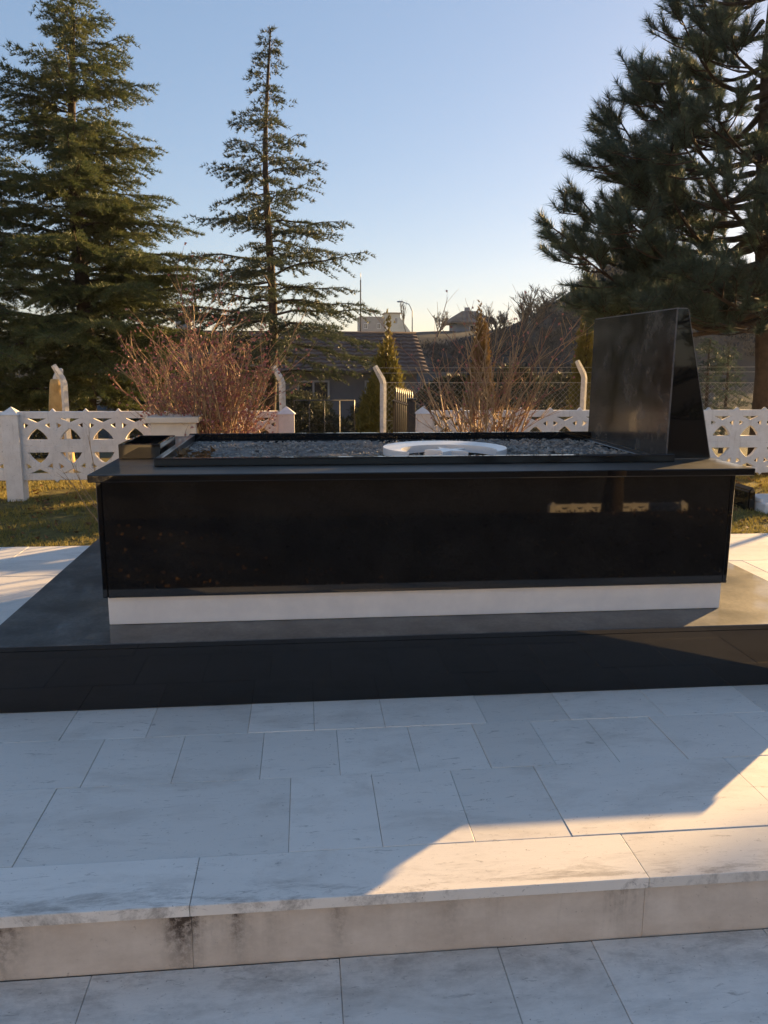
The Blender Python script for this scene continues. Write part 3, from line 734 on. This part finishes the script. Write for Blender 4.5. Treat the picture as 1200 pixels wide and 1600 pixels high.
# ------------------------------------------------------------------ small cream tomb
def make_cream_tomb():
    t = thing('stone_tomb', 'small cream marble box tomb with a projecting lid behind the planter', 'tomb', (-1.06, 7.08, 0))
    slab('body', (-.20, .16, -.30, .30, -.05, .800), M['cream_marble'], t, .006)
    slab('lid', (-.235, .195, -.335, .335, .8005, .850), M['cream_marble'], t, .008, seg=2)
    slab('corner_strip', (.125, .172, -.315, -.27, -.05, .7995), M['cream_marble'], t, .01, seg=2)
make_cream_tomb()
def make_low_grave():
    t = thing('small_grave', 'low white slab grave with a little black marker beside the tomb', 'grave', (4.17, 6.9, 0))
    slab('slab', (-.12, .80, -.28, .28, -.02, .075), M['white_marble'], t, .012, seg=2)
    prism_y('marker', [(-.20, -.02), (-.125, -.02), (-.135, .17), (-.165, .21), (-.20, .17)], -.14, .14, M['granite_polished'], t, .012)
    slab('rim', (-.125, -.10, -.21, .21, .076, .115), M['white_marble'], t, .006)
make_low_grave()

# ------------------------------------------------------------------ chain-link fence with bent posts, iron gates
def bent_post(name, x, y, h, parent, dx=-.10, w=.038):
    z0 = gz(x, y)
    pts = [(x, y, z0-.2), (x, y, h-.16), (x+dx*.15, y, h-.11), (x+dx, y, h+.04)]
    tb = Tubes(); tb.add(pts, [w, w, w, w*.8], 4); o = tb.build(name, M['concrete_post'], parent)
    for p in o.data.polygons: p.use_smooth = False
    return o
def make_chain_fence():
    t = thing('chain_link_fence', 'wire mesh fence on bent pale concrete posts beyond the white fence', 'fence', (0, 9.5, 0))
    inv = Matrix.Translation((0, -9.5, 0))
    xs = [-2.70, -.25, .93, 3.36, 5.75, 8.1, 10.5]
    for x in xs:
        o = bent_post('post', x, 9.5, 1.20 if x < 2 else 1.27, t); o.data.transform(inv)
    tb = Tubes(); r = .0011; H0, H1 = -.05, 1.05
    for a, b in zip(xs[:-1], xs[1:]):
        if a < 0: continue
        n = int((b-a+1.1)/.065)
        for sgn in (1, -1):
            for i in range(n):
                s = a + i*.065 - 1.1
                p0, p1 = [s, H0], [s+1.1, H1]
                if p0[0] < a: p0 = [a, H0 + (a-s)]
                if p1[0] > b: p1 = [b, H0 + (b-s)]
                if p1[0]-p0[0] < .01: continue
                if sgn < 0: p0[0], p1[0] = a+b-p0[0], a+b-p1[0]
                tb.add([(p0[0], .05, p0[1]), (p1[0], .05, p1[1])], r, 3, False)
        for zz in (.1, .6, 1.05): tb.add([(a, .05, zz), (b, .05, zz)], .0025, 3, False)
    tag(tb.build('wire_mesh', M['steel_grey'], t), kind='stuff')
    for zz, dx in ((1.16, -.03), (1.22, -.08)):
        w = Tubes(); w.add([(xs[2]+dx, 0, zz), (xs[-1]+dx, 0, zz+.05)], .002, 3, False)
        w.build('barbed_wire', M['steel_grey'], t)
make_chain_fence()
def make_gates():
    def leaf(label, loc, rz, w, h, bars, mt, spikes, r=.014):
        t = thing('iron_gate', label, 'gate', loc); t.rotation_euler = (0, 0, rz)
        tb = Tubes(); tb.add([(0, 0, .06), (0, 0, h), (w, 0, h), (w, 0, .06), (0, 0, .06)], r, 4); tb.add([(0, 0, .5), (w, 0, .5)], r*.8, 4); tb.build('frame', M[mt], t)
        for i in range(bars):
            x = w*(i+1)/(bars+1); b = Tubes(); b.add([(x, 0, .06), (x, 0, h + (.10 if spikes else 0))] + ([(x, 0, h+.16)] if spikes else []), [r*.6, r*.6] + ([.001] if spikes else []), 4); b.build('bar', M[mt], t)
        return t
    leaf('dark iron gate leaf with spear points, swung open beside the pale canes', (1.09, 7.98, 0), math.radians(93.5), 1.15, .86, 9, 'iron_dark', True, .02)
    g = leaf('thin dark metal gate frame standing between the white fences', (-.11, 9.0, 0), 0, .67, .87, 3, 'iron_dark', False, .009)
    t = thing('gate_pillar', 'rust brown square steel post at the end of the white fence', 'post', (1.06, 7.93, 0))
    slab('shaft', (-.035, .035, -.035, .035, -.1, .92), M['iron_dark'], t, .004); slab('cap', (-.045, .045, -.045, .045, .9205, .945), M['iron_dark'], t, .004)
make_gates()
def make_cover():
    t = thing('covered_stand', 'tan canvas cover tied over an upright stand behind the white fence', 'cover', (-3.02, 10.3, gz(-3.02, 10.3)))
    n = 14; prof = [(.155, -.02), (.135, .35), (.10, .8), (.075, 1.05), (.06, 1.12)]
    V, F = [], []
    for r, z in prof:
        for j in range(n): a = 2*math.pi*j/n; q = r*(1+.13*math.sin(j*2.4)); V.append((q*math.cos(a), q*math.sin(a), z))
    for i in range(len(prof)-1):
        for j in range(n): F.append((i*n+j, i*n+(j+1) % n, (i+1)*n+(j+1) % n, (i+1)*n+j))
    F.append(tuple((len(prof)-1)*n+j for j in range(n)))
    pymesh('canvas', V, F, M['tan_canvas'], t, True)
    bm = bmesh.new(); bmesh.ops.create_uvsphere(bm, u_segments=14, v_segments=8, radius=.07); bmesh.ops.transform(bm, matrix=Matrix.Translation((.03, 0, 1.16)) @ Matrix.Rotation(.5, 4, 'Y') @ Matrix.Diagonal((.7, .7, 1.5, 1)), verts=bm.verts[:])
    from_bm('knob', bm, M['concrete_post'], t, True)
make_cover()

# ------------------------------------------------------------------ conifers and shrubs beyond the fence
leafy('thuja', 'yellowish columnar thuja beyond the gate opening', 'shrub', at_ground(1.08, 10.6), .40, .40, 1.75, 9000, 'thuja_yellow', 3, .055, 4, True)
leafy('thuja', 'rusty brown columnar thuja behind the pale canes', 'shrub', at_ground(2.68, 12.2), .27, .27, 2.25, 6500, 'thuja_brown', 4, .055, 4, True)
leafy('thuja', 'slim greenish brown thuja near the bent post by the headstone', 'shrub', at_ground(4.45, 12.6), .26, .26, 2.75, 5500, 'thuja_yellow', 6, .05, 4, True)
cedar('young_fir', 'small dark fir seen through the wire mesh past the slanted headstone back', at_ground(7.75, 14.3), 1.9, .55, .25, 51, 'needle_pine', .12, 6, 1.0, .8, trunk_r=.04)
cedar('young_fir', 'small fir tucked against the slanted back of the headstone', at_ground(7.05, 13.6), 2.0, .6, .25, 52, 'needle_pine', .12, 6, 1.0, .8, trunk_r=.04)
SH = [(-2.4, 18, 1.6, 1.7, 'wide dark shrub between the broad cedar and the slender cedar'), (-.3, 20, 1.3, 1.5, 'dark shrub under the slender cedar, beside the house wall'),
      (3.2, 17, .9, 1.6, 'dark rounded shrub behind the rusty thuja'), (4.9, 19, 1.3, 2.0, 'tall dark shrub left of the slim thuja, under the hill'),
      (6.5, 20, 1.4, 1.9, 'dark shrub at the hill foot behind the headstone'), (2.0, 21, .9, 1.5, 'dark shrub at the corner of the tiled house'),
      (-6.6, 19, 1.8, 1.5, 'low dark shrub behind the cedar with the lower top'), (9.2, 23, 1.7, 1.6, 'dark shrub beyond the two small firs')]
for i, (x, y, r, h, lb) in enumerate(SH):
    leafy('shrub', lb, 'shrub', at_ground(x, y), r, r*.8, h, 5200, 'shrub_dark', 60+i, .10, 6)

# ------------------------------------------------------------------ houses
def window(parent, x0, x1, y, z0, z1, fr=.06, fm='frame_white'):
    """pane set in a frame, facing -y"""
    bm = bmesh.new()
    for b in ((x0, x1, z0, z0+fr), (x0, x1, z1-fr, z1), (x0, x0+fr, z0+fr, z1-fr), (x1-fr, x1, z0+fr, z1-fr), ((x0+x1)/2-fr/2, (x0+x1)/2+fr/2, z0+fr, z1-fr)):
        add_box(bm, b[0], b[1], y-.05, y+.02, b[2], b[3])
    w = from_bm('window', bm, M[fm], parent)
    slab('pane', (x0+fr*.5, x1-fr*.5, y-.015, y+.005, z0+fr*.5, z1-fr*.5), M['window_glass'], w, 0)
def gable_house():
    x0, x1, y0, y1 = -6.0, 3.55, 25.4, 30.6; zg = gz(0, 26)-.3; ze, zr = 1.02, 2.15
    t = thing('tiled_house', 'low house with a reddish brown tiled roof behind the slender cedar', 'house', (0, 25.4, zg))
    inv = Matrix.Translation((0, -25.4, -zg)); new = []
    new.append(slab('wall', (x0, x1, y0, y1, zg, ze), M['wall_dark'], t, 0))
    ym = (y0+y1)/2
    for x in (x0+.01, x1-.21): new.append(pymesh('gable', [(x, y0, ze), (x+.2, y0, ze), (x, y1, ze), (x+.2, y1, ze), (x, ym, zr-.08), (x+.2, ym, zr-.08)], [(0, 1, 5, 4), (3, 2, 4, 5), (0, 4, 2), (1, 3, 5), (0, 2, 3, 1)], M['wall_blue'], t))
    roof = pymesh('roof', [(x0-.3, y0-.45, ze-.14), (x1+.3, y0-.45, ze-.14), (x1+.3, ym, zr-.03), (x0-.3, ym, zr-.03), (x0-.3, y1+.45, ze-.14), (x1+.3, y1+.45, ze-.14)], [(0, 1, 2, 3), (3, 2, 5, 4)], M['roof_tile'], t); new.append(roof)
    nrow = 10; subs = []
    for i in range(nrow):
        a, b = i/nrow, (i+1)/nrow; ya, yb = y0-.45+(ym-y0+.45)*a, y0-.45+(ym-y0+.45)*b; za, zb = ze-.14+(zr-.03-ze+.14)*a, ze-.14+(zr-.03-ze+.14)*b
        V, F = [], []; cols = 64
        for c in range(cols+1):
            x = x0-.32 + (x1-x0+.64)*c/cols; w = .03*abs(math.sin(c*math.pi/2))
            V += [(x, ya-.04, za+.01), (x, ya-.04, za+.07+w), (x, yb, zb+.012+w)]
        for c in range(cols): F += [(c*3, c*3+3, c*3+4, c*3+1), (c*3+1, c*3+4, c*3+5, c*3+2)]
        o = pymesh('tile_row', V, F, M['roof_tile'], roof); subs.append(o)
    rc = Tubes(); rc.add([(x0-.32, ym, zr), (x1+.32, ym, zr)], .09, 6); subs.append(rc.build('ridge_cap', M['roof_tile'], roof))
    ch = slab('chimney', (-4.2, -3.7, ym-.2, ym+.2, zr-.3, zr+.6), M['wall_grey'], roof, .02); subs.append(ch)
    for o in new + subs: o.data.transform(inv)
    for a in (-5, -2.6, -.2, 1.9):
        window(t, a, a+1.0, y0-.001, -.35, .65, .06, 'wall_grey')
    for o in t.children_recursive:
        if o.name.startswith(('window', 'pane')): o.data.transform(inv)
gable_house()
def hip_house():
    t = thing('hip_roof_house', 'grey house with a wide hipped roof and one big dark window on the rise', 'house', (17.6, 85, gz(17.6, 85)-.2))
    s = gz(17.6, 85)-.2; e = 5.1-s; top = 6.35-s
    slab('wall', (-1.55, 1.9, 0, 4.5, 0, e+.05), M['wall_blue'], t, 0)
    slab('balcony', (-1.7, 1.0, -.8, -.01, e-1.75, e-1.15), M['wall_white'], t, 0)
    slab('lower_wall', (-3.0, 1.9, -1.2, -.85, 0, e-1.9), M['wall_white'], t, 0)
    pymesh('roof', [(-2.4, -1, e), (2.5, -1, e), (2.5, 5.4, e), (-2.4, 5.4, e), (-.6, 2.2, top), (.9, 2.2, top), (-2.4, -1, e-.15), (2.5, -1, e-.15), (2.5, 5.4, e-.15), (-2.4, 5.4, e-.15)],
           [(0, 1, 5, 4), (1, 2, 5), (2, 3, 4, 5), (3, 0, 4), (6, 7, 1, 0), (7, 8, 2, 1), (9, 6, 0, 3), (8, 9, 3, 2), (9, 8, 7, 6)], M['roof_brown'], t)
    window(t, -.25, 1.15, -.001, e-1.6, e-.25, .12)
    slab('chimney', (-.2, .3, 2.6, 3.0, top-.5, top+.4), M['wall_grey'], t, 0)
hip_house()
def flat_house():
    b = 3.2
    t = thing('apartment_block', 'plain grey flat block on the skyline beside a cream tower house', 'building', (17.0, 200, b)); h = 11.0-b
    slab('wall', (-3.2, 3.1, 0, 9, 0, h), M['wall_grey'], t, 0); slab('parapet', (-3.35, 3.25, -.15, 9.1, h+.01, h+.3), M['wall_grey'], t, 0)
    for x in (-2.2, 1.0): window(t, x, x+.9, -.01, h-2.6, h-1.3, .1)
    t = thing('apartment_block', 'cream tower house with a thin flat roof on the skyline', 'building', (21.6, 197, b)); h = 11.9-b
    slab('wall', (-1.7, 1.7, 0, 7, 0, h), M['wall_cream'], t, 0); slab('roof', (-2.1, 2.1, -.4, 7.3, h+.01, h+.25), M['roof_brown'], t, 0)
    pymesh('side_wing', [(1.71, .2, 0), (4.3, .2, 0), (4.3, .2, h-4.2), (1.71, .2, h-.9), (1.71, 6, 0), (4.3, 6, 0), (4.3, 6, h-4.2), (1.71, 6, h-.9)], [(0, 1, 2, 3), (5, 4, 7, 6), (3, 2, 6, 7), (1, 5, 6, 2)], M['wall_cream'], t)
    for x in (-1.2, .4): window(t, x, x+.7, -.01, h-2.4, h-1.0, .08)
flat_house()
def poles():
    z = gz(4.2, 60)
    t = thing('utility_pole', 'thin tall pole rising beyond the tip of the slender cedar branches', 'pole', (4.2, 60, z))
    tb = Tubes(); tb.add([(0, 0, -.3), (0, 0, 6.9-z)], [.07, .045], 6); tb.build('shaft', M['twig_grey'], t)
    tb = Tubes(); tb.add([(0, 0, 6.9-z), (0, 0, 7.4-z)], .02, 4); tb.build('aerial', M['steel_grey'], t)
    z = gz(9.4, 70)
    t = thing('street_lamp', 'slender street lamp with a curved arm beside the cream tower house', 'lamp', (9.6, 72, z))
    tb = Tubes(); tb.add([(0, 0, -.3), (0, 0, 5.4-z), (-.3, 0, 6.0-z), (-.9, 0, 6.2-z)], [.06, .045, .04, .035], 6); tb.build('shaft', M['steel_grey'], t)
    slab('lamp_head', (-1.35, -.85, -.1, .1, 6.15-z, 6.27-z), M['steel_grey'], t, .02)
poles()
# ------------------------------------------------------------------ leafless trees on the rise
bare_tree('bare_tree', 'leafless round-crowned tree on the flank of the dark hill', at_ground(14.9, 53), 6.0, 4, levels=5, spread=.5)
bare_tree('bare_tree', 'smaller leafless tree between the hipped house and the hill tree', at_ground(13.2, 55), 4.8, 14, levels=5)
bare_tree('bare_tree', 'faint leafless tree left of the hipped roof', at_ground(12.2, 74), 3.6, 24, levels=4)
bare_tree('bare_tree', 'thin upright leafless poplar right of the cream tower house', at_ground(10.6, 84), 4.6, 34, levels=3, spread=.22, up=.7, r0=.045)
bare_tree('bare_tree', 'spindly leafless tree above the hill shrubs', at_ground(12.0, 40), 3.4, 44, levels=4)

# ------------------------------------------------------------------ lawn
def lawn(name, label, x0, x1, y0, y1, n, m, seed, hgt=.032):
    rng = np.random.default_rng(seed)
    x = rng.uniform(x0, x1, n); y = y0 + (y1-y0)*rng.random(n)
    pat = np.array([mnoise.noise(Vector((a*2.2, b*2.2, seed))) + .5*mnoise.noise(Vector((a*7, b*7, seed+3))) for a, b in zip(x, y)])
    keep = pat > -.35 + .25*rng.random(n); x, y = x[keep], y[keep]
    C = np.stack([x, y, np.full(len(x), -.014)], 1); D = np.zeros_like(C); D[:, 2] = 1.1
    T = needles(rng, C, D, 3, hgt, .006, .6); T[:, :, 2] = np.maximum(T[:, :, 2], -.014)
    tag(tri_mesh(name, T, M[m]), label, 'grass', kind='stuff')
lawn('lawn_grass', 'short yellowish lawn between the paving and the white fence', -4.6, 5.6, PAVE_END+.004, 9.2, 60000, 'grass_blade', 5)
def leaf_litter():
    rng = np.random.default_rng(77); n = 700
    C = np.stack([rng.uniform(-4.2, 5.2, n), rng.uniform(5.85, 8.6, n), rng.uniform(.002, .02, n)], 1); D = rand_unit(rng, n); D[:, 2] *= .25
    tag(tri_mesh('fallen_leaves', needles(rng, C, D, 2, .04, .03, .3), M['dry_leaf']), 'brown fallen leaves scattered over the lawn', 'leaves', kind='stuff')
leaf_litter()
def back_litter():
    rng = np.random.default_rng(78); n = 1100
    C = np.stack([rng.uniform(-3.5, 5, n), .98 - 3.2*rng.random(n)**1.3, np.full(n, -.212)], 1)
    C[:, 2] = [gz(a, b_) + .012 for a, b_ in C[:, :2]]; D = rand_unit(rng, n); D[:, 2] *= .25
    tag(tri_mesh('fallen_leaves', needles(rng, C, D, 2, .032, .026, .3), M['dry_leaf']), 'brown fallen leaves on the bare ground below the lower paving', 'leaves', kind='stuff')
back_litter()
def hill_scrub():
    rng = np.random.default_rng(15); n = 1500
    x = rng.uniform(9, 46, n); y = rng.uniform(40, 66, n); r = rng.uniform(.25, .8, n)
    c0 = np.array([(a, b_, gz(a, b_)) for a, b_ in zip(x, y)])
    k = 26; d = rand_unit(rng, n*k); d[:, 2] = np.abs(d[:, 2])*1.1
    C = np.repeat(c0, k, 0) + d*np.repeat(r, k)[:, None]*rng.random((n*k, 1))**.5
    tag(tri_mesh('hill_scrub', needles(rng, C, d*.4 + [0, 0, .6], 2, .22, .07, .7), M['scrub']), 'dark leafless scrub covering the hillside', 'scrub', kind='stuff')
hill_scrub()

# ------------------------------------------------------------------ lower part of the cemetery, behind the photographer (mirrored in the polished stone)
def back_place():
    zb = gz(4, -8.2)
    fence([4.65, 7.2], -8.2, 'white precast concrete fence along the lower slope of the cemetery', zb)
    L = pine_limbs(5, 26, lambda z: 2.3 if z < 5 else max(.5, 2.3-(z-5)*.5), 2.2, 7.5)
    p = pine('pine_tree', 'pine on the lower slope in front of the lower white fence', at_ground(5.3, -7.0),
         [(0, 0, -.4), (.05, 0, 1.5), (.0, .05, 3.2), (.1, 0, 5), (.05, 0, 7.8)], L, 12, shoot_per=6, lod=.6, group='pines on the lower slope')
    c = copy_tree(p); c.location = at_ground(9.0, -6.4); c.rotation_euler = (0, 0, 2.7)
    c['label'] = 'pine on the lower slope beyond the end of the lower white fence'
back_place()
def add_bounce_building():
    # unseen pale building added to throw warm sunlight back at the tomb
    z = gz(0, -17)-.2
    t = thing('bounce_building', 'unseen long cream building added to throw warm light back', 'building', (-27, -17, z))
    slab('wall', (-21, 21, -8, 0, 0, 9.5), M['wall_pale'], t, 0)
    slab('roof', (-21.6, 21.6, -8.6, .6, 9.51, 9.85), M['roof_brown'], t, 0)
    slab('band', (-21.05, 21.05, .001, .08, 4.6, 4.85), M['wall_white'], t, 0)
    for k in range(12):
        for zz in (1.6, 6.0):
            x = -19 + k*3.4; w = slab('window', (x, x+1.1, .0, .07, zz, zz+1.5), M['frame_white'], t, 0)
            slab('pane', (x+.08, x+1.02, .071, .08, zz+.08, zz+1.42), M['window_glass'], w, 0)
add_bounce_building()
c = copy_tree(bp); c.location = (17.35, 11.2, .8); c.rotation_euler = (0, 0, .15); c.scale = (1.2, 1.2, 1.2)
c['label'] = 'dark pine standing apart beyond the end of the white fence'

def make_haze():
    m = bpy.data.materials.new('haze_air'); m.use_nodes = True; n_ = m.node_tree; n_.nodes.remove(n_.nodes['Principled BSDF'])
    v = n_.nodes.new('ShaderNodeVolumePrincipled'); v.inputs['Color'].default_value = (.93, .95, 1, 1); v.inputs['Density'].default_value = .00035; v.inputs['Anisotropy'].default_value = .3
    n_.links.new(v.outputs[0], n_.nodes['Material Output'].inputs['Volume'])
    tag(slab('haze', (-420, 420, -420, 420, -3.6, 14.5), m, None, 0), 'thin pale winter haze in the air', 'haze', kind='stuff')
make_haze()
